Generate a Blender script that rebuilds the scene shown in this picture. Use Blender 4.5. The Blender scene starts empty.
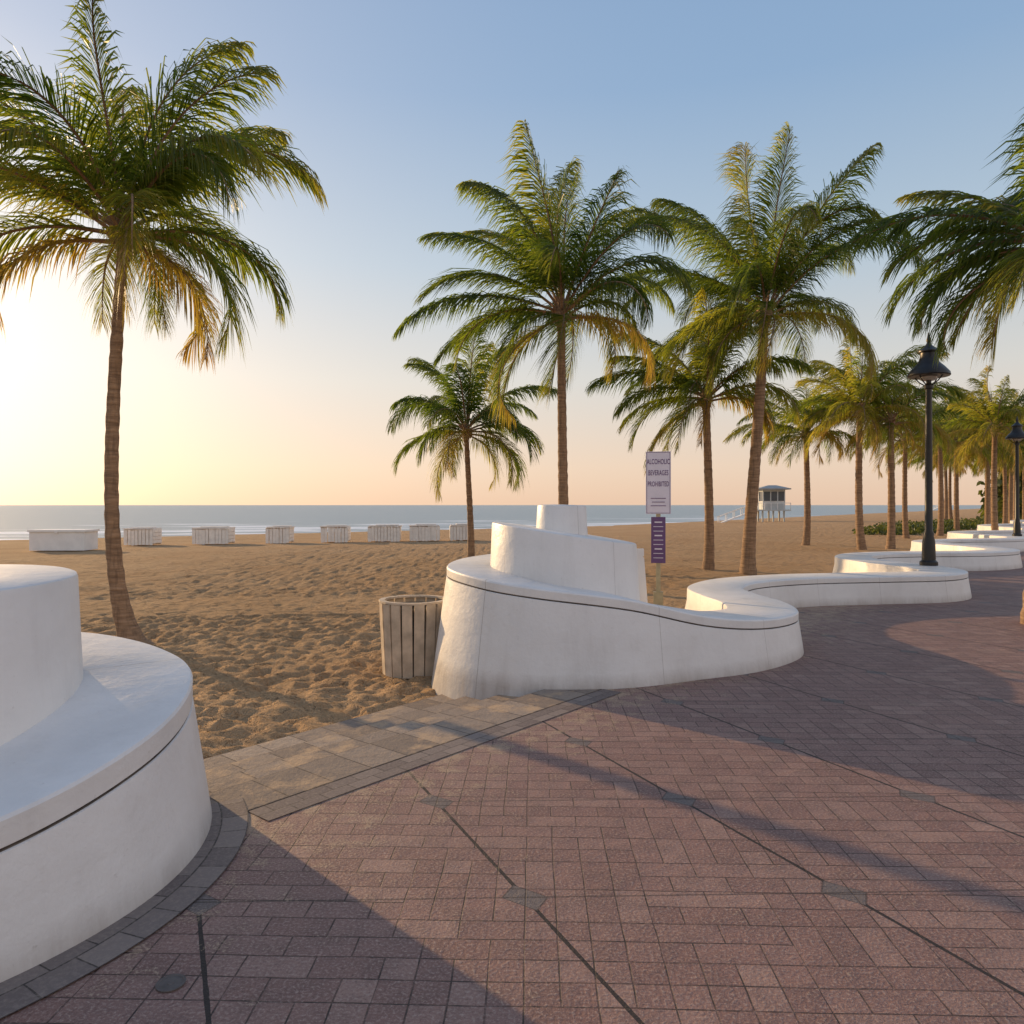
import bpy, math, random
from mathutils import Vector, Matrix, noise
random.seed(7)
SC=bpy.context.scene
SUN_EL=math.radians(13); SUN_AZ=math.radians(-46)   # azimuth from +Y, negative = left

# ---------------------------------------------------------------- node helpers
def newmat(name):
    m=bpy.data.materials.new(name); m.use_nodes=True
    nt=m.node_tree; nt.nodes.clear()
    out=nt.nodes.new('ShaderNodeOutputMaterial')
    b=nt.nodes.new('ShaderNodeBsdfPrincipled')
    nt.links.new(b.outputs[0],out.inputs[0])
    return m,nt,b,out
def N(nt,t,**k):
    n=nt.nodes.new(t)
    for a,v in k.items(): setattr(n,a,v)
    return n
def setin(nt,sock,v):
    if hasattr(v,'is_output') : nt.links.new(v,sock)
    else:
        if isinstance(v,(tuple,list)) and len(v)==3 and sock.type=='RGBA': v=(*v,1)
        sock.default_value=v
def math_(nt,op,a,b=0.0,c=None):
    n=N(nt,'ShaderNodeMath',operation=op)
    setin(nt,n.inputs[0],a); setin(nt,n.inputs[1],b)
    if c is not None: setin(nt,n.inputs[2],c)
    return n.outputs[0]
def mix(nt,f,a,b,blend='MIX'):
    n=N(nt,'ShaderNodeMix',data_type='RGBA',blend_type=blend)
    setin(nt,n.inputs[0],f); setin(nt,n.inputs[6],a); setin(nt,n.inputs[7],b)
    return n.outputs[2]
def noise_(nt,vec,scale,detail=4,rough=.55,out=0):
    n=N(nt,'ShaderNodeTexNoise'); n.inputs['Scale'].default_value=scale
    n.inputs['Detail'].default_value=detail; n.inputs['Roughness'].default_value=rough
    nt.links.new(vec,n.inputs['Vector']); return n.outputs[out]
def ramp(nt,f,stops):
    n=N(nt,'ShaderNodeValToRGB'); nt.links.new(f,n.inputs[0])
    e=n.color_ramp.elements
    while len(e)<len(stops): e.new(.5)
    for i,(p,c) in enumerate(stops):
        e[i].position=p; e[i].color=(*c,1) if len(c)==3 else c
    return n.outputs[0]
def bump(nt,h,strength,dist,b,prev=None):
    n=N(nt,'ShaderNodeBump'); n.inputs['Strength'].default_value=strength
    n.inputs['Distance'].default_value=dist; nt.links.new(h,n.inputs['Height'])
    if prev is not None: nt.links.new(prev,n.inputs['Normal'])
    if b is not None: nt.links.new(n.outputs[0],b.inputs['Normal'])
    return n.outputs[0]
def pos(nt):
    return N(nt,'ShaderNodeNewGeometry').outputs['Position']
def simple(name,col,rough=.6,metal=0,var=.15,scale=8,bmp=.2):
    m,nt,b,o=newmat(name); p=pos(nt)
    f=noise_(nt,p,scale,4)
    dark=tuple(c*(1-var) for c in col); lite=tuple(min(1,c*(1+var)) for c in col)
    nt.links.new(ramp(nt,f,[(.3,dark),(.7,lite)]),b.inputs['Base Color'])
    b.inputs['Roughness'].default_value=rough; b.inputs['Metallic'].default_value=metal
    bump(nt,noise_(nt,p,scale*6,3),bmp,.004,b)
    return m

# ---------------------------------------------------------------- materials
def m_sand():
    m,nt,b,o=newmat('sand'); p=pos(nt)
    f=noise_(nt,p,.35,4); g=noise_(nt,p,9,4,.7); h=noise_(nt,p,160,2)
    c=ramp(nt,f,[(.3,(.52,.315,.155)),(.7,(.63,.415,.225))])
    c=mix(nt,math_(nt,'MULTIPLY',g,.5),c,(.35,.21,.11))
    c=mix(nt,math_(nt,'MULTIPLY',h,.25),c,(.72,.53,.34))
    nt.links.new(c,b.inputs['Base Color']); b.inputs['Roughness'].default_value=.95
    b.inputs['Specular IOR Level'].default_value=.1
    v=N(nt,'ShaderNodeTexVoronoi'); v.feature='SMOOTH_F1'; v.inputs['Scale'].default_value=3.4
    nt.links.new(p,v.inputs['Vector'])
    n1=bump(nt,v.outputs[0],1.0,.26,None)
    n2=bump(nt,noise_(nt,p,6,5,.74),1.0,.2,None,n1)
    bump(nt,h,.4,.004,b,n2)
    return m
def m_paint():
    m,nt,b,o=newmat('white_wall_paint'); p=pos(nt)
    uv=N(nt,'ShaderNodeUVMap').outputs[0]
    s=N(nt,'ShaderNodeSeparateXYZ'); nt.links.new(uv,s.inputs[0])
    wob=math_(nt,'MULTIPLY',math_(nt,'SUBTRACT',noise_(nt,p,6,3),.5),.006)
    u=math_(nt,'ADD',s.outputs[0],wob)
    fr=math_(nt,'ABSOLUTE',math_(nt,'SUBTRACT',math_(nt,'FRACT',math_(nt,'DIVIDE',u,1.23)),.5))
    line=math_(nt,'LESS_THAN',fr,.0018)
    big=noise_(nt,p,1.3,5,.6); fine=noise_(nt,p,22,4,.7)
    st=N(nt,'ShaderNodeMapping'); nt.links.new(p,st.inputs[0]); st.inputs['Scale'].default_value=(6,6,.8)
    streak=noise_(nt,st.outputs[0],1,5,.7)
    c=ramp(nt,big,[(.3,(.64,.62,.595)),(.65,(.75,.73,.70))])
    c=mix(nt,math_(nt,'MULTIPLY',ramp(nt,streak,[(.52,(0,0,0)),(.85,(1,1,1))]),.25),c,(.40,.36,.32))
    c=mix(nt,ramp(nt,fine,[(.66,(0,0,0)),(.76,(.45,.45,.45))]),c,(.38,.34,.30))
    pz=N(nt,'ShaderNodeSeparateXYZ'); nt.links.new(p,pz.inputs[0])
    low=N(nt,'ShaderNodeMapRange'); nt.links.new(pz.outputs[2],low.inputs[0])
    low.inputs[1].default_value=.0; low.inputs[2].default_value=.14; low.inputs[3].default_value=.95; low.inputs[4].default_value=0
    c=mix(nt,math_(nt,'MULTIPLY',low.outputs[0],streak),c,(.24,.19,.155))
    c=mix(nt,math_(nt,'MULTIPLY',line,.55),c,(.25,.21,.18))
    nt.links.new(c,b.inputs['Base Color'])
    nt.links.new(ramp(nt,big,[(.3,(.36,)*3),(.7,(.6,)*3)]),b.inputs['Roughness'])
    n1=bump(nt,noise_(nt,p,5,4,.6),.3,.03,None)
    n2=bump(nt,fine,.3,.008,None,n1)
    bump(nt,math_(nt,'SUBTRACT',1.0,line),.5,.004,b,n2)
    return m
def m_pavers():
    m,nt,b,o=newmat('brick_pavers'); p=pos(nt)
    s=N(nt,'ShaderNodeSeparateXYZ'); nt.links.new(p,s.inputs[0])
    x=math_(nt,'SUBTRACT',s.outputs[0],.056); y=math_(nt,'SUBTRACT',s.outputs[1],3.25)
    det=1.40*1.05+.49*.04
    a=math_(nt,'ADD',math_(nt,'MULTIPLY',x,1.05/det),math_(nt,'MULTIPLY',y,.49/det))
    bb=math_(nt,'ADD',math_(nt,'MULTIPLY',x,-.04/det),math_(nt,'MULTIPLY',y,1.40/det))
    def cdist(q): 
        r=math_(nt,'SUBTRACT',q,math_(nt,'ROUND',q)); return math_(nt,'ABSOLUTE',r)
    jw=noise_(nt,p,7,4,.7)
    da=math_(nt,'MULTIPLY',cdist(a),1.28); db=math_(nt,'MULTIPLY',cdist(bb),1.05)
    joint=math_(nt,'LESS_THAN',math_(nt,'ADD',da,math_(nt,'MULTIPLY',jw,.008)),.0130)
    rowj=math_(nt,'LESS_THAN',db,.006)
    dd=math_(nt,'ADD',math_(nt,'MULTIPLY',da,1.15),db)
    dia=math_(nt,'LESS_THAN',dd,.105)
    diaedge=math_(nt,'LESS_THAN',math_(nt,'ABSOLUTE',math_(nt,'SUBTRACT',dd,.105)),.005)
    mp=N(nt,'ShaderNodeMapping'); nt.links.new(p,mp.inputs[0]); mp.inputs['Rotation'].default_value=(0,0,.03)
    mp.inputs['Location'].default_value=(.03,.05,0)
    wb=N(nt,'ShaderNodeTexNoise'); wb.inputs['Scale'].default_value=2.2; nt.links.new(p,wb.inputs['Vector'])
    wv=N(nt,'ShaderNodeVectorMath',operation='MULTIPLY_ADD'); nt.links.new(wb.outputs['Color'],wv.inputs[0])
    wv.inputs[1].default_value=(.018,.018,0); nt.links.new(mp.outputs[0],wv.inputs[2])
    def brick(w,h,off,freq=2):
        br=N(nt,'ShaderNodeTexBrick'); nt.links.new(wv.outputs[0],br.inputs['Vector'])
        br.offset=off; br.offset_frequency=freq
        br.inputs['Color1'].default_value=(0,0,0,1); br.inputs['Color2'].default_value=(1,1,1,1)
        br.inputs['Mortar'].default_value=(0,0,0,1); br.inputs['Scale'].default_value=1
        br.inputs['Mortar Size'].default_value=.0036; br.inputs['Mortar Smooth'].default_value=.4
        br.inputs['Brick Width'].default_value=w; br.inputs['Row Height'].default_value=h
        return br
    b1=brick(.26,.13,.5); b2=brick(.13,.13,0); b3=brick(.13,.26,0)
    vn=N(nt,'ShaderNodeTexWhiteNoise'); vn.noise_dimensions='2D'
    sn=N(nt,'ShaderNodeVectorMath',operation='SNAP')
    nt.links.new(wv.outputs[0],sn.inputs[0]); sn.inputs[1].default_value=(.52,.26,1)
    nt.links.new(sn.outputs[0],vn.inputs['Vector'])
    sel=math_(nt,'LESS_THAN',vn.outputs[0],.30); sel2=math_(nt,'GREATER_THAN',vn.outputs[0],.88)
    mort=mix(nt,sel2,mix(nt,sel,b1.outputs['Fac'],b2.outputs['Fac']),b3.outputs['Fac']); tone=mix(nt,sel2,mix(nt,sel,b1.outputs['Color'],b2.outputs['Color']),b3.outputs['Color'])
    tr=N(nt,'ShaderNodeSeparateColor'); nt.links.new(tone,tr.inputs[0])
    g=noise_(nt,p,75,3,.75); big=noise_(nt,p,.9,4); med=noise_(nt,p,6,4,.65)
    c=ramp(nt,tr.outputs[0],[(0,(.215,.112,.088)),(.5,(.27,.148,.117)),(1,(.325,.195,.152))])
    c=mix(nt,ramp(nt,big,[(.35,(0,0,0)),(.7,(.5,.5,.5))]),c,(.21,.132,.115))
    c=mix(nt,ramp(nt,med,[(.42,(0,0,0)),(.7,(.6,.6,.6))]),c,(.145,.086,.072))
    c=mix(nt,ramp(nt,g,[(.5,(0,0,0)),(.70,(.75,.75,.75))]),c,(.46,.345,.285))
    c=mix(nt,ramp(nt,g,[(.28,(.75,.75,.75)),(.43,(0,0,0))]),c,(.08,.05,.043))
    grey=ramp(nt,g,[(.3,(.105,.082,.075)),(.7,(.22,.18,.16))])
    c=mix(nt,dia,c,grey)
    dirt=(.05,.035,.03)
    mvar=ramp(nt,jw,[(.38,(.35,)*3),(.6,(1,1,1))])
    c=mix(nt,math_(nt,'MULTIPLY',mort,mvar),c,dirt)
    c=mix(nt,math_(nt,'MULTIPLY',math_(nt,'MAXIMUM',rowj,diaedge),.6),c,dirt)
    jn=math_(nt,'MULTIPLY',joint,math_(nt,'SUBTRACT',1.0,dia))
    c=mix(nt,jn,c,(.035,.026,.022))
    edge=math_(nt,'SUBTRACT',math_(nt,'MULTIPLY',math_(nt,'SUBTRACT',s.outputs[1],4.0),.64),math_(nt,'MULTIPLY',math_(nt,'ADD',s.outputs[0],1.59),.768))
    mr=N(nt,'ShaderNodeMapRange'); nt.links.new(edge,mr.inputs[0]); mr.inputs[1].default_value=-1.3; mr.inputs[2].default_value=.0; mr.inputs[3].default_value=0; mr.inputs[4].default_value=.16
    sandf=ramp(nt,math_(nt,'ADD',math_(nt,'ADD',math_(nt,'MULTIPLY',med,.6),math_(nt,'MULTIPLY',g,.4)),mr.outputs[0]),[(.60,(0,0,0)),(.70,(.6,.6,.6))])
    c=mix(nt,sandf,c,(.50,.36,.23))
    nt.links.new(c,b.inputs['Base Color']); 
    nt.links.new(ramp(nt,big,[(.3,(.55,)*3),(.7,(.75,)*3)]),b.inputs['Roughness'])
    b.inputs['Specular IOR Level'].default_value=.35
    h=math_(nt,'MAXIMUM',mort,jn)
    tilt=math_(nt,'MULTIPLY',tr.outputs[0],.5)
    n1=bump(nt,math_(nt,'ADD',math_(nt,'SUBTRACT',1.0,h),tilt),.9,.010,None)
    n2=bump(nt,med,.6,.02,None,n1)
    bump(nt,g,.9,.006,b,n2)
    return m
def m_greypaver():
    m,nt,b,o=newmat('grey_pavers'); uv=N(nt,'ShaderNodeUVMap').outputs[0]; p=pos(nt)
    br=N(nt,'ShaderNodeTexBrick'); nt.links.new(uv,br.inputs['Vector']); br.inputs['Scale'].default_value=1
    br.inputs['Brick Width'].default_value=.2; br.inputs['Row Height'].default_value=.12
    br.inputs['Mortar Size'].default_value=.004; br.inputs['Mortar Smooth'].default_value=.2
    br.inputs['Color1'].default_value=(.125,.095,.086,1); br.inputs['Color2'].default_value=(.225,.18,.155,1)
    br.inputs['Mortar'].default_value=(.05,.04,.034,1)
    g=noise_(nt,p,60,3,.7)
    c=mix(nt,ramp(nt,g,[(.45,(0,0,0)),(.75,(.5,.5,.5))]),br.outputs[0],(.34,.27,.22))
    nt.links.new(c,b.inputs['Base Color']); b.inputs['Roughness'].default_value=.75
    n1=bump(nt,math_(nt,'SUBTRACT',1.0,br.outputs['Fac']),.7,.006,None); bump(nt,g,.5,.004,b,n1)
    return m
def m_concrete():
    m,nt,b,o=newmat('step_concrete'); uv=N(nt,'ShaderNodeUVMap').outputs[0]; p=pos(nt)
    br=N(nt,'ShaderNodeTexBrick'); nt.links.new(uv,br.inputs['Vector']); br.inputs['Scale'].default_value=1
    br.inputs['Brick Width'].default_value=.31; br.inputs['Row Height'].default_value=.42; br.offset=.5
    br.inputs['Mortar Size'].default_value=.006; br.inputs['Mortar Smooth'].default_value=.2
    br.inputs['Color1'].default_value=(.20,.155,.12,1); br.inputs['Color2'].default_value=(.36,.285,.22,1)
    br.inputs['Mortar'].default_value=(.08,.06,.045,1)  # block joints, plus nosing shadow painted dark along the tread edges
    g=noise_(nt,p,45,4,.7); f=noise_(nt,p,2.5,5,.65); md=noise_(nt,p,9,4,.7)
    c=mix(nt,ramp(nt,g,[(.4,(0,0,0)),(.75,(.5,.5,.5))]),br.outputs[0],(.16,.12,.10))
    c=mix(nt,ramp(nt,md,[(.5,(0,0,0)),(.7,(.5,.5,.5))]),c,(.14,.105,.085))
    c=mix(nt,ramp(nt,f,[(.53,(0,0,0)),(.66,(.7,.7,.7))]),c,(.52,.35,.20))
    nt.links.new(c,b.inputs['Base Color']); b.inputs['Roughness'].default_value=.85
    n1=bump(nt,math_(nt,'SUBTRACT',1.0,br.outputs['Fac']),.6,.006,None); n2=bump(nt,md,.5,.02,None,n1); bump(nt,g,.7,.007,b,n2)
    return m
def m_water():
    m,nt,b,o=newmat('sea_water'); p=pos(nt)
    s=N(nt,'ShaderNodeSeparateXYZ'); nt.links.new(p,s.inputs[0])
    sd=math_(nt,'SUBTRACT',s.outputs[1],math_(nt,'ADD',54,math_(nt,'MULTIPLY',math_(nt,'ADD',s.outputs[0],37),.776)))
    mp=N(nt,'ShaderNodeMapping'); nt.links.new(p,mp.inputs[0]); mp.inputs['Rotation'].default_value=(0,0,-.66); mp.inputs['Scale'].default_value=(.25,1,1)
    w=noise_(nt,mp.outputs[0],.22,5,.6)
    near=N(nt,'ShaderNodeMapRange'); nt.links.new(sd,near.inputs[0]); near.inputs[1].default_value=2; near.inputs[2].default_value=60
    near.inputs[3].default_value=.16; near.inputs[4].default_value=-.05
    foam=ramp(nt,math_(nt,'ADD',w,near.outputs[0]),[(.61,(0,0,0)),(.69,(1,1,1))])
    c=mix(nt,foam,(.27,.335,.35),(.75,.78,.8))
    nt.links.new(c,b.inputs['Base Color']); b.inputs['Roughness'].default_value=.35
    b.inputs['IOR'].default_value=1.33
    n1=bump(nt,w,.9,.5,None); bump(nt,noise_(nt,mp.outputs[0],1.6,5,.65),.7,.25,b,n1)
    return m
def m_leaf():
    m,nt,b,o=newmat('palm_leaf'); p=pos(nt)
    at=N(nt,'ShaderNodeAttribute'); at.attribute_name='tint'
    v=noise_(nt,p,2.5,2)
    t=math_(nt,'ADD',at.outputs['Fac'],math_(nt,'MULTIPLY',math_(nt,'SUBTRACT',v,.5),.35))
    c=ramp(nt,t,[(0,(.024,.052,.014)),(.35,(.058,.092,.018)),(.65,(.15,.145,.025)),(1,(.25,.17,.055))])
    nt.links.new(c,b.inputs['Base Color']); b.inputs['Roughness'].default_value=.48
    b.inputs['Specular IOR Level'].default_value=.35
    tr=N(nt,'ShaderNodeBsdfTranslucent')
    ct=ramp(nt,t,[(0,(.08,.15,.015)),(.35,(.25,.32,.025)),(.65,(.52,.46,.04)),(1,(.54,.34,.07))])
    nt.links.new(ct,tr.inputs[0])
    ms=N(nt,'ShaderNodeMixShader'); ms.inputs[0].default_value=.55
    nt.links.new(b.outputs[0],ms.inputs[1]); nt.links.new(tr.outputs[0],ms.inputs[2]); nt.links.new(ms.outputs[0],o.inputs[0])
    return m
def m_trunk():
    m,nt,b,o=newmat('palm_bark'); p=pos(nt)
    s=N(nt,'ShaderNodeMapping'); nt.links.new(p,s.inputs[0]); s.inputs['Scale'].default_value=(1.5,1.5,14)
    f=noise_(nt,s.outputs[0],1.6,5,.65); g=noise_(nt,p,25,4)
    s2=N(nt,'ShaderNodeMapping'); nt.links.new(p,s2.inputs[0]); s2.inputs['Scale'].default_value=(12,12,1.5)
    k=noise_(nt,s2.outputs[0],2,4)
    c=ramp(nt,f,[(.3,(.15,.09,.052)),(.55,(.30,.19,.11)),(.75,(.42,.28,.175))])
    c=mix(nt,ramp(nt,k,[(.5,(0,0,0)),(.7,(.5,.5,.5))]),c,(.09,.055,.035))
    nt.links.new(c,b.inputs['Base Color']); b.inputs['Roughness'].default_value=.9
    n1=bump(nt,f,.8,.03,None); bump(nt,g,.6,.015,b,n1)
    return m
def m_shrub():
    m,nt,b,o=newmat('shrub_leaf'); p=pos(nt)
    f=noise_(nt,p,1.2,4)
    c=ramp(nt,f,[(.3,(.035,.06,.018)),(.6,(.08,.105,.03)),(.8,(.17,.14,.05))])
    nt.links.new(c,b.inputs['Base Color']); b.inputs['Roughness'].default_value=.5
    tr=N(nt,'ShaderNodeBsdfTranslucent'); tr.inputs[0].default_value=(.18,.2,.03,1)
    ms=N(nt,'ShaderNodeMixShader'); ms.inputs[0].default_value=.4
    nt.links.new(b.outputs[0],ms.inputs[1]); nt.links.new(tr.outputs[0],ms.inputs[2]); nt.links.new(ms.outputs[0],o.inputs[0])
    return m
M=dict(sand=m_sand(),paint=m_paint(),pav=m_pavers(),gpav=m_greypaver(),conc=m_concrete(),water=m_water(),
 leaf=m_leaf(),bark=m_trunk(),shrub=m_shrub(),
 groove=simple('groove_shade',(.17,.14,.115),.9,0,.5,9),  # recess shade painted as a dark colour on the groove faces
 wood=simple('weathered_wood',(.52,.42,.31),.8,0,.25,6,.4),
 dark=simple('dark_liner',(.03,.028,.025),.7),
 iron=simple('black_iron',(.022,.02,.018),.4,.3,.2,10,.1),
 castiron=simple('cast_iron',(.12,.10,.09),.6,.3,.3,20,.3),
 glass=simple('lamp_glass',(.45,.42,.36),.3),
 boxw=simple('white_box_paint',(.80,.78,.74),.5,0,.06,3),
 slat=simple('lounger_slats',(.80,.74,.66),.6,0,.1,5),
 galv=simple('post_metal',(.42,.36,.22),.45,.4,.15,12),
 signw=simple('sign_white',(.66,.60,.65),.4,0,.05,5,.05),
 signp=simple('sign_purple',(.12,.055,.15),.4,0,.1,5,.05),
 hut=simple('hut_paint',(.50,.52,.50),.6,0,.1,2),
 roof=simple('hut_roof',(.30,.32,.32),.6,0,.1,2),
 hglass=simple('hut_window',(.04,.06,.08),.15,0,.1,2,0))

# ---------------------------------------------------------------- mesh builder
class B:
    def __init__(s): s.v=[]; s.f=[]; s.m=[]; s.t=[]; s.uv=None
    def add(s,v,f,mi=0,t=0.0):
        o=len(s.v); s.v+= [tuple(q) for q in v]; s.t+=[t]*len(v)
        s.f+=[tuple(i+o for i in q) for q in f]; s.m+= (mi if isinstance(mi,list) else [mi]*len(f))
    def box(s,c,sz,rz=0,mi=0,rx=0,ry=0,taper=1):
        R=Matrix.Rotation(rz,3,'Z')@Matrix.Rotation(ry,3,'Y')@Matrix.Rotation(rx,3,'X')
        vs=[]
        for z in(-.5,.5):
            k=taper if z>0 else 1
            for x,y in((-.5,-.5),(.5,-.5),(.5,.5),(-.5,.5)):
                vs.append(Vector(c)+R@Vector((x*sz[0]*k,y*sz[1]*k,z*sz[2])))
        s.add(vs,[(3,2,1,0),(4,5,6,7),(0,1,5,4),(1,2,6,5),(2,3,7,6),(3,0,4,7)],mi)
    def lathe(s,c,prof,n=32,mi=0,cap=True,tilt=None):
        vs=[];fs=[]
        for r,z in prof:
            for i in range(n):
                a=2*math.pi*i/n; x,y=r*math.cos(a),r*math.sin(a)
                dz=0
                if tilt: dz=tilt(x,y,z)
                vs.append((c[0]+x,c[1]+y,c[2]+z+dz))
        for j in range(len(prof)-1):
            for i in range(n):
                k=(i+1)%n; fs.append((j*n+i,j*n+k,(j+1)*n+k,(j+1)*n+i))
        if cap:
            fs.append(tuple(range((len(prof)-1)*n,len(prof)*n))); fs.append(tuple(reversed(range(n))))
        s.add(vs,fs,mi)
    def tube(s,pts,rad,n=8,mi=0,t=0.0):
        vs=[];fs=[]
        for i,p in enumerate(pts):
            p=Vector(p)
            d=(Vector(pts[min(i+1,len(pts)-1)])-Vector(pts[max(i-1,0)])).normalized()
            a=d.cross(Vector((0.3,1,0.1))).normalized(); b=d.cross(a)
            for k in range(n):
                q=2*math.pi*k/n; vs.append(p+(a*math.cos(q)+b*math.sin(q))*rad[i])
        for j in range(len(pts)-1):
            for i in range(n):
                k=(i+1)%n; fs.append((j*n+i,j*n+k,(j+1)*n+k,(j+1)*n+i))
        fs.append(tuple(range((len(pts)-1)*n,len(pts)*n))); fs.append(tuple(reversed(range(n))))
        s.add(vs,fs,mi,t)
    def mesh(s,name,mats,smooth=None,tint=False):
        me=bpy.data.meshes.new(name); me.from_pydata(s.v,[],s.f)
        for q in mats: me.materials.append(q)
        me.polygons.foreach_set('material_index',s.m)
        if tint:
            a=me.attributes.new('tint','FLOAT','POINT'); a.data.foreach_set('value',s.t)
        if smooth is not None:
            me.polygons.foreach_set('use_smooth',[True]*len(me.polygons))
            me.set_sharp_from_angle(angle=math.radians(smooth))
        me.update(); return me
    def obj(s,name,mats,smooth=None,tint=False,parent=None):
        o=bpy.data.objects.new(name,s.mesh(name,mats,smooth,tint)); SC.collection.objects.link(o)
        if parent: o.parent=parent
        return o
def empty(name,loc=(0,0,0),rz=0):
    e=bpy.data.objects.new(name,None); SC.collection.objects.link(e); e.location=loc; e.rotation_euler=(0,0,rz); return e

# ---------------------------------------------------------------- sand
def shore(x):
    return 54+(x+37)*.776 if x<10.7 else 91+(x-10.7)*1.39
def sandz(x,y,fine=True):
    s=y-shore(x)
    base=-.25
    if s>-40: base=-.25-.45*min(1,(s+40)/40)
    if s>0: base=-.70-min(s,60)*.05
    if not fine: return base
    d=math.hypot(x,y)
    amp=max(.3,min(1,1.3-d/50))
    track=1.0
    q=abs(y-.12*x-15.2)
    if q<1.3: track=.4
    z=noise.noise(Vector((x*.5,y*.5,1)))*.06+noise.noise(Vector((x*1.7,y*1.7,3)))*.03
    if d<36:
        z+=noise.noise(Vector((x*4.3,y*4.3,5)))*.038+noise.noise(Vector((x*9,y*9,8)))*.034
        wx=x+.1*noise.noise(Vector((x*3,y*3,20))); wy=y+.1*noise.noise(Vector((x*3,y*3,30)))
        vd=noise.voronoi(Vector((wx*3.3,wy*3.3,0)))[0][0]
        z-=.07*max(0,1-vd/.45)
        vd=noise.voronoi(Vector((wx*5.7+9,wy*5.7,4)))[0][0]
        z-=.04*max(0,1-vd/.45)
    return base+z*amp*track
def axis(lo,hi,step,a,b,g=1.09):
    L=[]; v=lo; 
    while v<=hi: L.append(v); v+=step
    s=step; v=lo
    while v>a: s*=g; v-=s; L.insert(0,v)
    s=step; v=L[-1]
    while v<b: s*=g; v+=s; L.append(v)
    return L
xs=axis(-8.5,3.0,.045,-900,1500); ys=axis(5,14,.05,-60,1600,1.04)
vs=[(x,y,sandz(x,y)) for y in ys for x in xs]; nx=len(xs)
fs=[(j*nx+i,j*nx+i+1,(j+1)*nx+i+1,(j+1)*nx+i) for j in range(len(ys)-1) for i in range(nx-1)]
b=B(); b.add(vs,fs); b.obj('sand_beach',[M['sand']],180)
b=B(); b.add([(-9000,20,-.62),(9000,20,-.62),(9000,16000,-.62),(-9000,16000,-.62)],[(0,1,2,3)]); b.obj('sea_water',[M['water']])

# ---------------------------------------------------------------- wave wall ribbons
def catmull(P,sub):
    out=[]
    for i in range(len(P)-1):
        p0=P[max(i-1,0)];p1=P[i];p2=P[i+1];p3=P[min(i+2,len(P)-1)]
        for k in range(sub):
            t=k/sub
            out.append(tuple(.5*((2*b)+(-a+c)*t+(2*a-5*b+4*c-d)*t*t+(-a+3*b-3*c+d)*t**3) for a,b,c,d in zip(p0,p1,p2,p3)))
    out.append(P[-1]); return out
def ribbon(bld,P,sub=10,side=1,u0=0,lip=.10):
    """P: (x,y,halfwidth,ztop). side=+1: plaza face lies to the right of travel."""
    S=catmull(P,sub); n=len(S)
    rows=[];u=u0;uvs=[]
    for i,(x,y,hw,zt) in enumerate(S):
        a=S[max(i-1,0)];c=S[min(i+1,n-1)]
        t=Vector((c[0]-a[0],c[1]-a[1])).normalized(); r=Vector((t.y,-t.x))*side
        if i: u+=math.hypot(x-S[i-1][0],y-S[i-1][1])
        bt=.10*(zt/.75)
        g0=zt-lip
        front=[(bt*1.35,-.35),(bt,0.02),(.010,g0-.012),(.002,g0-.008),(-.018,g0-.006),(-.018,g0+.0),(-.001,g0+.003),(.008,g0+.008),(.008,zt-.020),(-.001,zt-.006),(-.018,zt)]
        back=[(-.03,zt),(-.004,zt-.010),(.004,zt-.03),(.01,zt-.2),(bt,.02),(bt*1.35,-.35)]
        row=[]
        for o,z in front: row.append((x+r.x*(hw+o),y+r.y*(hw+o),z))
        for o,z in back: row.append((x-r.x*(hw+o),y-r.y*(hw+o),z))
        rows.append(row); uvs.append(u)
    m=len(rows[0]); v=[q for r in rows for q in r]
    f=[];mi=[]
    for i in range(n-1):
        for j in range(m-1):
            f.append((i*m+j,(i+1)*m+j,(i+1)*m+j+1,i*m+j+1)); mi.append(1 if 3<=j<=5 else 0)
    f.append(tuple(range(m))); f.append(tuple(reversed(range((n-1)*m,n*m)))); mi+=[0,0]
    bld.add(v,f,mi)
    bld.uvv=getattr(bld,'uvv',[])
    for i in range(n):
        for j in range(m): bld.uvv.append((uvs[i],rows[i][j][2]))
    return S
def fix_uv(bld,ob,default=.3):
    me=ob.data; uvl=me.uv_layers.new(name='UVMap'); uvv=bld.uvv
    for l in me.loops:
        if l.vertex_index<len(uvv): uvl.data[l.index].uv=uvv[l.vertex_index]
        else: uvl.data[l.index].uv=(default,0)
def drum(bld,c,r,z0,zt,tx=0,ty=0,n=72,batter=.05):
    prof=[(r+batter,z0),(r+batter*.4,(z0+zt)/2),(r,zt-.022),(r-.006,zt-.007),(r-.022,zt),(r*.5,zt+.004),(.02,zt+.006)]
    def tilt(x,y,z):
        k=max(0,min(1,(z-z0)/(zt-z0))); return (x*tx+y*ty)*k
    i0=len(bld.v)
    bld.lathe((c[0],c[1],0),prof,n,0,True,tilt)
    for v in bld.v[i0:]:
        a=(math.atan2(v[1]-c[1],v[0]-c[0])); bld.uvv.append((.615+a*r+r*.95,v[2]))
def lobe(cx,cy,r,hw,angs):
    return [(cx+r*math.cos(math.radians(a)),cy+r*math.sin(math.radians(a)),hw,z) for a,z in angs]
cw=lobe(.57,8.27,.78,.5,[(30,1.18),(70,1.15),(110,1.12),(150,1.08),(190,1.04),(225,.99),(255,.92)])
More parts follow.
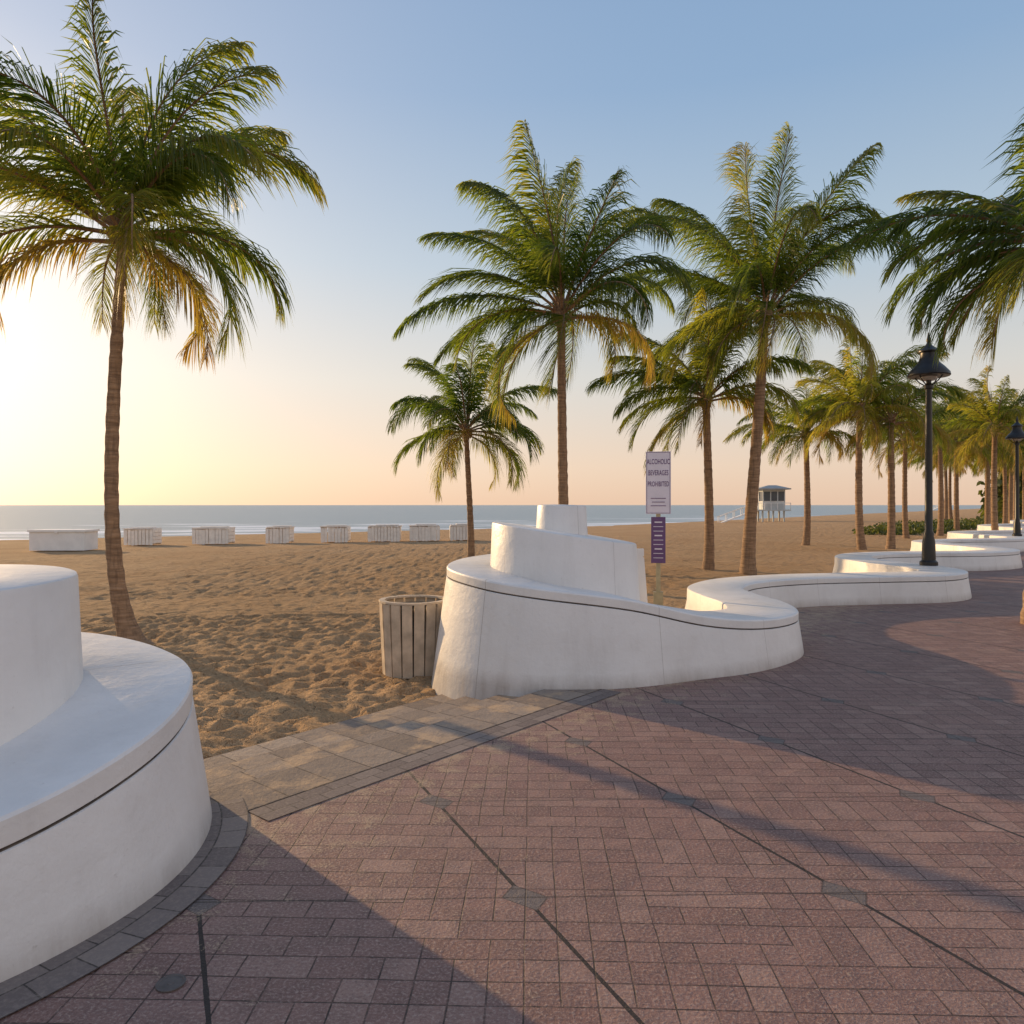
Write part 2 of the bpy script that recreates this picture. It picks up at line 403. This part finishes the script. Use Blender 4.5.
cw+=[(.95,7.52,.46,.82),(1.6,7.75,.42,.64),(2.3,8.07,.40,.52),(2.88,8.7,.40,.48),(3.07,9.55,.4,.47),(3.0,10.4,.4,.47),(3.06,11.3,.4,.47),
(3.7,12.3,.4,.47),(4.9,13.0,.4,.47),(6.3,13.3,.4,.47),(7.5,13.55,.4,.47),(8.15,14.2,.4,.47),(8.25,15.2,.4,.47),(8.0,16.5,.4,.47),
(8.1,17.8,.4,.47),(8.9,19,.4,.47),(10.3,19.6,.4,.47),(12.3,19.9,.4,.47),(13.6,20.8,.4,.47),(13.95,22.3,.4,.47),(13.8,24,.4,.47),
(14.2,25.8,.4,.47),(15.8,27,.4,.47),(18,27.6,.4,.47),(19.5,28.8,.4,.47),(19.9,31,.4,.47),(20,33.5,.4,.47),(21.5,35.5,.4,.47),
(24.5,36.5,.4,.47),(27,38,.4,.47),(28,42,.4,.47),(29,46,.4,.47),(32,49,.4,.47),(36,51,.4,.47),(38,56,.4,.47),(42,62,.4,.47),(50,68,.4,.47),(56,80,.4,.47)]
b=B(); S1=ribbon(b,cw,10,1,.35)
drum(b,(.57,8.25),.79,.5,1.40,-.15,0)
drum(b,(.55,8.3),.27,1.2,1.70,-.02,0,48,.03)
o=b.obj('curved_bench_wall',[M['paint'],M['groove']],28); fix_uv(b,o)
C2=(-3.0,3.5)
lw=lobe(C2[0],C2[1],.9,.48,[(200,1.02),(160,.98),(120,.93),(80,.88),(45,.82),(19,.76),(-8,.67),(-35,.57),(-62,.51)])
lw+=[(-3.15,2.45,.46,.48),(-3.9,2.1,.42,.47),(-5,1.7,.4,.47),(-6,.7,.4,.47),(-6,-.6,.4,.47),(-6.3,-2,.4,.47),(-8,-3.4,.4,.47),(-11,-4,.4,.47)]
b=B(); S2=ribbon(b,lw,14,-1,.55,.125)
drum(b,(-2.96,3.62),.75,.4,1.335,.0,.03)
drum(b,(-3.0,3.65),.27,1.2,1.66,0,0,48,.03)
o=b.obj('curved_bench_wall',[M['paint'],M['groove']],28); fix_uv(b,o)

# ---------------------------------------------------------------- plaza, borders, steps
P0=Vector((-1.59,4.0)); T=Vector((.64,.768)); Nn=Vector((-.768,.64))
def SP(t,n): q=P0+T*t+Nn*n; return (q.x,q.y)
poly=[SP(-1.6,0),SP(3.95,0)]
poly+= [(s[0],s[1]) for s in S1[75::4]]
poly+=[(200,300),(300,-60),(-60,-60),(-11,-4),(-8,-3.4),(-6.3,-2),(-6,-.6),(-6,.7),(-5,1.7),(-3.6,2.4)]
b=B(); b.add([(x,y,0) for x,y in poly],[tuple(range(len(poly)))][::-1]); o=b.obj('brick_pavement',[M['pav']])
if o.data.polygons[0].normal.z<0: o.data.flip_normals()
def strip(pts_in,pts_out,z,name,mat):
    n=len(pts_in); b=B(); b.add([(x,y,z) for x,y in pts_in]+[(x,y,z) for x,y in pts_out],[(i,i+1,n+i+1,n+i) for i in range(n-1)])
    o=b.obj(name,[mat]); 
    uvl=o.data.uv_layers.new(name='UVMap'); u=[0]
    for i in range(1,n): u.append(u[-1]+math.hypot(pts_out[i][0]-pts_out[i-1][0],pts_out[i][1]-pts_out[i-1][1]))
    for l in o.data.loops:
        i=l.vertex_index; uvl.data[l.index].uv=(u[i%n],0 if i<n else .24)
    if o.data.polygons[0].normal.z<0: o.data.flip_normals()
    return o
ring=[math.radians(-75+i*3) for i in range(36)]
strip([(C2[0]+1.4*math.cos(a),C2[1]+1.4*math.sin(a)) for a in ring],[(C2[0]+1.67*math.cos(a),C2[1]+1.67*math.sin(a)) for a in ring],.008,'paver_border',M['gpav'])
strip([SP(t*.4+.2,0) for t in range(10)],[SP(t*.4+.2,-.20) for t in range(10)],.004,'paver_border',M['gpav'])
b=B(); b.uvv=[]
for k,(n0,n1,z) in enumerate([(0.0,.42,.006),(.43,.82,-.075),(.83,1.22,-.15),(1.23,1.64,-.215)]):
    t0,t1=-2.2,3.95 if k==0 else 5.2
    c=[SP(t0,n0),SP(t1,n0),SP(t1,n1),SP(t0,n1)]
    zb=-.5
    e=.014
    ci=[SP(t0+e,n0+e*.5),SP(t1-e,n0+e*.5),SP(t1-e,n1-e),SP(t0+e,n1-e)]
    v=[(*q,zb) for q in c]+[(*q,z-e) for q in c]+[(*q,z) for q in ci]
    b.add(v,[(3,2,1,0),(0,1,5,4),(1,2,6,5),(2,3,7,6),(3,0,4,7),(4,5,9,8),(5,6,10,9),(6,7,11,10),(7,4,8,11),(8,9,10,11)])
    for lv in range(3):
        b.uvv+=[(t0+k*.31,k*.42+.0),(t1+k*.31,k*.42+.0),(t1+k*.31,k*.42+.42),(t0+k*.31,k*.42+.42)]
o=b.obj('beach_steps',[M['conc']]); fix_uv(b,o)
b=B(); b.lathe((-1.21,2.66,.003),[(.050,0),(.050,.004),(.042,.004),(.040,.002),(.012,.002),(.010,.004)],28,0); b.obj('drain_cover',[M['castiron']],30)

# ---------------------------------------------------------------- palms
def frond(b,org,az,el,L,droop,tint,rng,wind,dens=1.0):
    n=16; p=Vector(org); ds=L/n; pts=[p.copy()]; dirs=[]
    side_bend=rng.uniform(-.5,.5); W=Vector(wind)
    for i in range(n):
        s=(i+.5)/n
        pit=el-droop*(s**1.7); a=az+side_bend*s*s
        d=Vector((math.cos(a)*math.cos(pit),math.sin(a)*math.cos(pit),math.sin(pit)))
        d=(d+W*s*1.2).normalized()
        dirs.append(d); p=p+d*ds; pts.append(p.copy())
    b.tube(pts,[.032*(1-.88*i/n)+.003 for i in range(n+1)],4,1,min(1,tint+.35))
    nl=int(46*L*dens)
    lm=1.12*(L/3.5)**.5*rng.uniform(.85,1.12)
    twist=rng.uniform(-.9,.9); hang=rng.uniform(.6,1.5); fold=rng.uniform(.7,1.2)
    for k in range(nl):
        s=.10+.90*(k+rng.random()*.9)/nl; s=min(s,.999)
        i=int(s*n); fr=s*n-i; q=pts[i].lerp(pts[i+1],fr); d=dirs[i]
        sd=d.cross(Vector((0,0,1)))
        if sd.length<.05: sd=Vector((1,0,0))
        sd.normalize(); up=sd.cross(d).normalized()
        R=Matrix.Rotation(twist*s,3,d); sd=R@sd; up=R@up
        ln=lm*(math.sin(math.pi*min(1,.20+.70*s))**.8)*(1 if s<.9 else 1-.3*(s-.9)/.1)
        for sg in(-1,1):
            if rng.random()<.05: continue
            l=ln*rng.uniform(.65,1.12)
            v=(sd*sg*(.85-.35*s)*fold+d*(.70+.8*s+rng.uniform(-.2,.25))+up*rng.uniform(-.25,.25)+W*1.2).normalized()
            g=hang*rng.uniform(.6,1.3)
            v2=(v+Vector((0,0,-g*.6))+W*.4).normalized()
            v3=(v2+Vector((0,0,-g))+W*.3).normalized()
            w=rng.uniform(.011,.018)/dens**.6
            wd=(d*.8+Vector((0,0,rng.uniform(-.6,.6)))).normalized()*w
            a=q;m1=q+v*l*.36;m2=m1+v2*l*.34;e=m2+v3*l*.36
            b.add([a-wd*.6,a+wd*.6,m1+wd,m1-wd,m2+wd*.8,m2-wd*.8,e],[(0,1,2,3),(3,2,4,5),(5,4,6)],0,
                  max(0,min(1,tint+rng.uniform(-.14,.14)+(.12 if s>.85 else 0))))
def palm(seed,H,lean,L,nf=22,r=.14,wind=(-.15,0,0),dry=.0,flare=1.5,bow=0,dens=1.0,elmax=84,name='palm_tree'):
    rng=random.Random(seed); b=B()
    n=int(H/.09); pts=[];rad=[]
    for i in range(n+1):
        s=i/n; bx=bow*math.sin(math.pi*s**.5)
        pts.append((lean[0]*(s*(1.6-.6*s))+bx,lean[1]*(s*(1.6-.6*s)),-.25+s*(H+.25)))
        rr=r*(1.0-.30*s)+r*(flare-1)*math.exp(-s*H/.45)
        rr*=1+.045*math.sin(i*2.1)+rng.uniform(-.03,.03)
        rad.append(rr)
    b.tube(pts,rad,14,1,0)
    top=Vector(pts[-1])
    b.tube([top+Vector((0,0,z)) for z in(-.35,-.15,.05,.25,.45)],[r*.75,r*1.05,r*1.25,r*1.0,r*.3],10,1,0)
    for k in range(9):
        a=rng.random()*6.28; z=rng.uniform(-.25,.1)
        q=top+Vector((math.cos(a)*r,math.sin(a)*r,z))
        b.tube([q,q+Vector((math.cos(a)*.13,math.sin(a)*.13,.14))],[.05,.025],5,1,0)
    ga=2.399
    for k in range(nf):
        t=k/(nf-1)   # 0 young .. 1 old
        az=k*ga+rng.uniform(-.5,.5)
        el=math.radians(elmax-(elmax+8)*t**.85+rng.uniform(-14,14))
        el+=(-wind[0])*math.cos(az)*1.1      # windward fronds are pushed up, lee fronds down
        droop=math.radians(66+42*t**.6+rng.uniform(-24,24))
        if t<.2: droop*=.75
        LL=L*(.74+.28*math.sin(math.pi*min(1,t*.75+.25)))*rng.uniform(.8,1.1)
        tint=max(0,.08+.28*rng.random()+dry+(.34 if t>.9 else 0)+(.12 if t>.7 else 0)+(.12 if t<.12 else 0))
        o=top+Vector((math.cos(az)*r*.6,math.sin(az)*r*.6,.25-.35*t))
        frond(b,o,az,el,LL,droop,min(1,tint),rng,wind,dens)
    return b.mesh(name,[M['leaf'],M['bark']],50,True)
def place(me,x,y,z=-.25,rz=0,sc=1,name='palm_tree'):
    o=bpy.data.objects.new(name,me); SC.collection.objects.link(o); o.location=(x,y,z); o.rotation_euler=(0,0,rz); o.scale=(sc,)*3; return o
place(palm(11,5.85,(-.42,.1),3.4,27,.108,(.03,0,0),.15,2.0,-.38),-5.22,10.8,-.25)
place(palm(22,6.5,(-.1,0),4.0,27,.135,(-.24,0,0),0.03),1.28,18.0,-.25)
place(palm(33,7.35,(.42,0),4.9,29,.18,(-.22,0,0),.03,1.6,-.12),6.75,21.3,-.25)
place(palm(44,4.5,(-.1,0),3.6,25,.12,(.0,0,0),.0,1.5,.1,.8),-1.5,26.2,-.25)
place(palm(55,5.2,(.0,0),3.5,24,.15,(-.18,0,0),.08,1.5,.1,.8),5.95,23.0,-.25)
pA=palm(66,5.9,(.1,0),3.9,24,.18,(-.18,0,0),.12,1.4,.15,.5); pB=palm(77,6.3,(-.2,0),4.1,25,.18,(-.18,0,0),.22,1.4,-.15,.5)
place(pA,14.2,36.5,-.25,0,.92); place(pB,15.4,32.8,-.25,0,.95); place(pA,16.7,33.2,-.25,.6,.95)
place(pB,23.2,44,-.25,.4,.9)
place(palm(89,5.35,(.25,0),2.6,26,.17,(-.30,0,0),0.0,1.3,0,1,70),7.46,10.7,0.0)
for k,(x,y,rz,s,q) in enumerate([(27,47.5,.5,1,0),(31.5,53,2.2,1,1),(33,52,4,1,0),(37,58,1.1,1.1,1),(36,55,.1,.95,0),(43,64,3,1.15,1),(46,69,5,1.1,0),(52,76,2.6,1.2,1),
      (50,72,1.5,1.1,0),(60,90,.9,1.2,1),(70,103,.4,1.3,0),(24.5,37.8,.3,.9,1),(78,112,3.3,1.3,1),(58,82,2.3,1.25,0),(45,78,1.3,1.1,0),(54,92,0,1.2,1)]):
    place(pA if q==0 else pB,x,y,-.25,rz*.3,s)

# shrubs
def shrub_mass(name,clumps,size=.16,dens=260):
    rng=random.Random(5); b=B()
    for (x,y,rx,ry,h) in clumps:
        for k in range(int(dens*rx*ry*max(.7,h)/1.2)):
            while True:
                v=Vector((rng.uniform(-1,1),rng.uniform(-1,1),rng.uniform(0,1)))
                if .35<v.length<1+.25*noise.noise(v*3+Vector((x,y,0))): break
            c=Vector((x+v.x*rx,y+v.y*ry,-.3+v.z*h))
            a=Vector((rng.uniform(-1,1),rng.uniform(-1,1),rng.uniform(-.4,1))).normalized()
            t=a.orthogonal().normalized()*size*rng.uniform(.6,1.3); u=a.cross(t).normalized()*size*rng.uniform(.4,.8)
            b.add([c-t,c-u,c+t,c+u],[(0,1,2,3)])
    return b.obj(name,[M['shrub']])
rng=random.Random(3)
cl=[]
for i in range(30):
    t=i/29
    cl.append((25+t*34+rng.uniform(-1,1),50+t*38+rng.uniform(-1.5,1.5),rng.uniform(1.2,2.6),rng.uniform(1.2,2.2),rng.uniform(.3,.9)))
shrub_mass('dune_shrubs',cl,.13,150)
cl=[]
for i in range(22):
    t=i/21
    cl.append((62+t*70+rng.uniform(-2,2),92+t*60+rng.uniform(-3,3),rng.uniform(4,6),rng.uniform(3,4),rng.uniform(5,9)))
shrub_mass('distant_trees',cl,.5,14)

# ---------------------------------------------------------------- street lamps
def lamp_mesh():
    b=B()
    prof=[(.17,0),(.17,.08),(.13,.12),(.12,.5),(.095,.6),(.10,.66),(.075,.72),(.068,2.2),(.06,3.6),(.085,3.62),(.085,3.68),(.05,3.72),(.05,3.8)]
    b.lathe((0,0,0),prof,20,0)
    hood=[(.385,3.86),(.40,3.88),(.39,3.93),(.30,4.04),(.20,4.14),(.165,4.24),(.16,4.34),(.20,4.355),(.20,4.38),(.12,4.44),(.06,4.50),(.035,4.55),(.05,4.60),(.035,4.64),(.012,4.76)]
    b.lathe((0,0,0),hood,28,0,True)
    b.lathe((0,0,0),[(.11,3.78),(.15,3.80),(.16,3.855)],20,1)
    for k in range(4):
        a=k*math.pi/2+.5
        b.tube([(math.cos(a)*.05,math.sin(a)*.05,3.66),(math.cos(a)*.2,math.sin(a)*.2,3.76),(math.cos(a)*.3,math.sin(a)*.3,3.87)],[.012]*3,6,0)
    return b.mesh('street_lamp',[M['iron'],M['glass']],40)
lm=lamp_mesh()
place(lm,8.5,15.3,.46,0,1,'street_lamp'); place(lm,20.0,29.7,.46,0,1,'street_lamp')

# ---------------------------------------------------------------- slatted bin
e=empty('slatted_trash_bin',(-1.14,8.75,-.27),.1)
b=B(); rb=random.Random(2)
for k in range(18):
    a=2*math.pi*k/18; r=.372
    b.box((r*math.cos(a),r*math.sin(a),.44+rb.uniform(-.006,.006)),(.022,.113,.82),a,0,0,.05)
b.obj('slats',[M['wood']],parent=e)
b=B(); b.lathe((0,0,0),[(.34,.03),(.34,.80),(.31,.80),(.31,.06)],32,0,False); b.lathe((0,0,0),[(.02,.06),(.32,.07)],32,0,False); b.obj('liner',[M['dark']],40,parent=e)
b=B(); b.lathe((0,0,0),[(.345,.852),(.41,.852),(.41,.875),(.345,.875),(.345,.852)],18,0,False); b.obj('rim',[M['wood']],10,parent=e)

# ---------------------------------------------------------------- sign
def text(s,loc,size,mat,parent,name,w=.74):
    c=bpy.data.curves.new(name,'FONT'); c.body=s; c.size=size; c.align_x='CENTER'; c.align_y='CENTER'; c.extrude=.0006; c.offset=.0010; c.space_character=1.06
    c.materials.append(mat); o=bpy.data.objects.new(name,c); SC.collection.objects.link(o); o.parent=parent
    o.location=loc; o.rotation_euler=(math.radians(90),0,0); o.scale=(w,1.3,1); return o
e=empty('beach_rules_sign',(1.97,10.1,-.27),-.18)
b=B(); b.box((0,.02,.35),(.13,.10,.9),0,0); b.box((0,.02,1.5),(.06,.045,2.2),0,0); b.obj('post',[M['galv']],parent=e)
b=B(); b.box((0,-.02,2.27),(.33,.006,.84)); b.obj('panel',[M['signw']],parent=e)
b=B()
for (x,z,w,h) in [(0,2.678,.31,.005),(0,1.862,.31,.005),(-.153,2.27,.005,.81),(.153,2.27,.005,.81)]: b.box((x,-.0245,z),(w,.003,h))
for i in range(3): b.box((0,-.0245,2.06-i*.05),(.20-.03*(i%2),.003,.009))
b.obj('panel_border',[M['signp']],parent=e)
text('ALCOHOLIC',(0,-.0245,2.55),.075,M['signp'],e,'text_1',.68); text('BEVERAGES',(0,-.0245,2.40),.075,M['signp'],e,'text_2',.66); text('PROHIBITED',(0,-.0245,2.25),.072,M['signp'],e,'text_3',.67)
b=B(); b.box((0,-.02,1.50),(.19,.006,.62)); b.obj('lower_panel',[M['signp']],parent=e)
b=B()
for i in range(9): b.box((0,-.0245,1.74-i*.06),(.13 if i%3 else .10,.003,.008 if i%3 else .017))
b.obj('lower_panel_lines',[M['signw']],parent=e)

# ---------------------------------------------------------------- beach furniture
def lounger_stack(x,y,w,rz):
    e=empty('beach_lounger_stack',(x,y,sandz(x,y,False)),rz); b=B(); r=random.Random(int(x*10))
    n=int(w/.16)
    for i in range(n):
        for yy in(-.62,.62): b.box((-w/2+(i+.5)*w/n+r.uniform(-.01,.01),yy,.42+r.uniform(-.02,.02)),(.15,.03,.76))
    for k in range(4):
        z=.2+k*.18
        for xx in(-w/2,w/2): b.box((xx,0,z),(.03,1.2,.16))
    j=r.uniform(-.08,.08)
    for i in range(9): b.box((j,-.6+i*.15,.84+r.uniform(0,.03)),(w*1.02,.13,.05))
    for i in range(5): b.box((j+.1,-.45+i*.15,.92),(w*.7,.12,.04),.05)
    b.obj('slats',[M['slat']],parent=e)
for (x,y,w) in [(-18.94,38.5,1.4),(-15.57,39.18,1.8),(-12.31,39.8,1.2),(-9.47,40.35,1.4),(-6.92,40.8,1.7),(-4.78,41.2,1.6),(-2.83,41.55,1.2)]:
    lounger_stack(x,y,w,.1)
e=empty('beach_storage_box',(-19.7,33.0,-.27),.05)
b=B(); b.box((0,0,.40),(2.3,1.2,.80)); b.obj('body',[M['boxw']],parent=e)
b=B(); b.box((0,0,.85),(2.42,1.3,.09)); b.box((0,-.66,.80),(.12,.03,.10)); b.obj('lid',[M['boxw']],parent=e)
def tower(x,y,z,rz,s=1):
    e=empty('lifeguard_tower',(x,y,z),rz); e.scale=(s,)*3
    b=B()
    for ax in(-1.3,0,1.3):
        for ay in(-1.2,1.2): b.box((ax,ay,.9),(.18,.18,1.8)); 
    b.box((0,0,1.85),(4.0,3.6,.16)); b.obj('stilts_deck',[M['hut']],parent=e)
    b=B(); b.box((.1,0,2.45),(2.7,2.3,1.05)); b.box((.1,0,4.32),(2.7,2.3,.25))
    for ax in(-1.2,-.3,.55,1.4):
        for ay in(-1.1,1.1): b.box((ax,ay,3.6),(.12,.1,1.3))
    b.obj('cabin',[M['hut']],parent=e)
    b=B(); b.box((.1,0,3.6),(2.55,2.15,1.2)); b.obj('windows',[M['hglass']],parent=e)
    b=B(); b.box((.1,0,4.52),(3.9,3.4,.16)); b.box((.1,0,4.80),(3.7,3.2,.40),0,0,0,0,.25); b.obj('roof',[M['roof']],parent=e)
    b=B(); b.box((-4.3,-.6,1.0),(5.2,1.1,.12),0,0,0,-.36)
    for yy in(-1.1,-.1):
        b.box((-4.3,yy,1.9),(5.2,.07,.07),0,0,0,-.36); b.box((0,1.75 if yy>-1 else -1.75,2.75),(4,.07,.07))
        for i in range(6):
            xx=-6.6+i*.95; b.box((xx,yy,.1+(i)*.35+.5),(.07,.07,1.0))
    for i in range(6):
        for yy in(-1.75,1.75): b.box((-1.95+i*.78,yy,2.35),(.07,.07,.85))
    b.obj('ramp_railings',[M['boxw']],parent=e)
tower(32.8,95,-.8,-.1,1); tower(190,330,-.6,.2,1)

# ---------------------------------------------------------------- world, sun, camera
sd=Vector((math.sin(SUN_AZ)*math.cos(SUN_EL),math.cos(SUN_AZ)*math.cos(SUN_EL),math.sin(SUN_EL)))
w=bpy.data.worlds.new('World'); SC.world=w; w.use_nodes=True; nt=w.node_tree
bg=nt.nodes['Background']; sky=nt.nodes.new('ShaderNodeTexSky'); sky.sky_type='NISHITA'; sky.sun_disc=False
sky.sun_elevation=SUN_EL; sky.sun_rotation=SUN_AZ; sky.altitude=0; sky.air_density=1.0; sky.dust_density=1.2; sky.ozone_density=1.5
tc=N(nt,'ShaderNodeTexCoord').outputs['Generated']
nv=N(nt,'ShaderNodeVectorMath',operation='NORMALIZE'); nt.links.new(tc,nv.inputs[0])
sx=N(nt,'ShaderNodeSeparateXYZ'); nt.links.new(nv.outputs[0],sx.inputs[0])
haze=ramp(nt,sx.outputs[2],[(0.0,(.86,.60,.44)),(.05,(.88,.67,.52)),(.16,(.74,.71,.66)),(.30,(.50,.61,.71)),(.48,(.30,.45,.66)),(.7,(.23,.37,.60)),(1,(.22,.34,.58))])
dt=N(nt,'ShaderNodeVectorMath',operation='DOT_PRODUCT'); nt.links.new(nv.outputs[0],dt.inputs[0]); dt.inputs[1].default_value=tuple(Vector((sd.x,sd.y,.12)).normalized())
cs=math_(nt,'MAXIMUM',dt.outputs['Value'],0.0)
glow=math_(nt,'POWER',cs,5.0); glow2=math_(nt,'POWER',cs,24.0)
back=math_(nt,'MAXIMUM',math_(nt,'MULTIPLY',dt.outputs['Value'],-1.0),0.0)  # added fill: brightens the unseen sky opposite the sun to lift shaded walls
def sc(col,f):
    n=N(nt,'ShaderNodeVectorMath',operation='SCALE'); n.inputs[0].default_value=col; nt.links.new(f,n.inputs['Scale']); return n.outputs[0]
def addv(a,b_):
    n=N(nt,'ShaderNodeVectorMath',operation='ADD'); nt.links.new(a,n.inputs[0]); nt.links.new(b_,n.inputs[1]); return n.outputs[0]
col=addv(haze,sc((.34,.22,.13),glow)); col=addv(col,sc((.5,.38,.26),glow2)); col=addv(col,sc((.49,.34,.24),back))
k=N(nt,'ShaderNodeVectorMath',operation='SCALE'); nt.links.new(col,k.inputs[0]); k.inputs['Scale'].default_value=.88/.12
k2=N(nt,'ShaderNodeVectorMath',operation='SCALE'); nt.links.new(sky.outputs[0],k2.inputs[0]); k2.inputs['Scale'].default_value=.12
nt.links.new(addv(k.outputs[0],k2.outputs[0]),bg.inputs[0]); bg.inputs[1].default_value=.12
L=bpy.data.lights.new('sun','SUN'); L.energy=5.0; L.angle=math.radians(.6); L.color=(1,.67,.34)
so=bpy.data.objects.new('sun',L); SC.collection.objects.link(so)
so.rotation_euler=(-sd).to_track_quat('-Z','Y').to_euler(); so.location=sd*50
cam=bpy.data.cameras.new('camera'); co=bpy.data.objects.new('camera',cam); SC.collection.objects.link(co)
co.location=(0,0,1.7); co.rotation_euler=(math.radians(90),0,0); cam.lens=26.37; cam.sensor_width=36
cam.shift_y=-.0068; cam.clip_end=30000; cam.clip_start=.05; SC.camera=co
SC.view_settings.view_transform='Standard'; SC.view_settings.look='None'; SC.view_settings.exposure=0
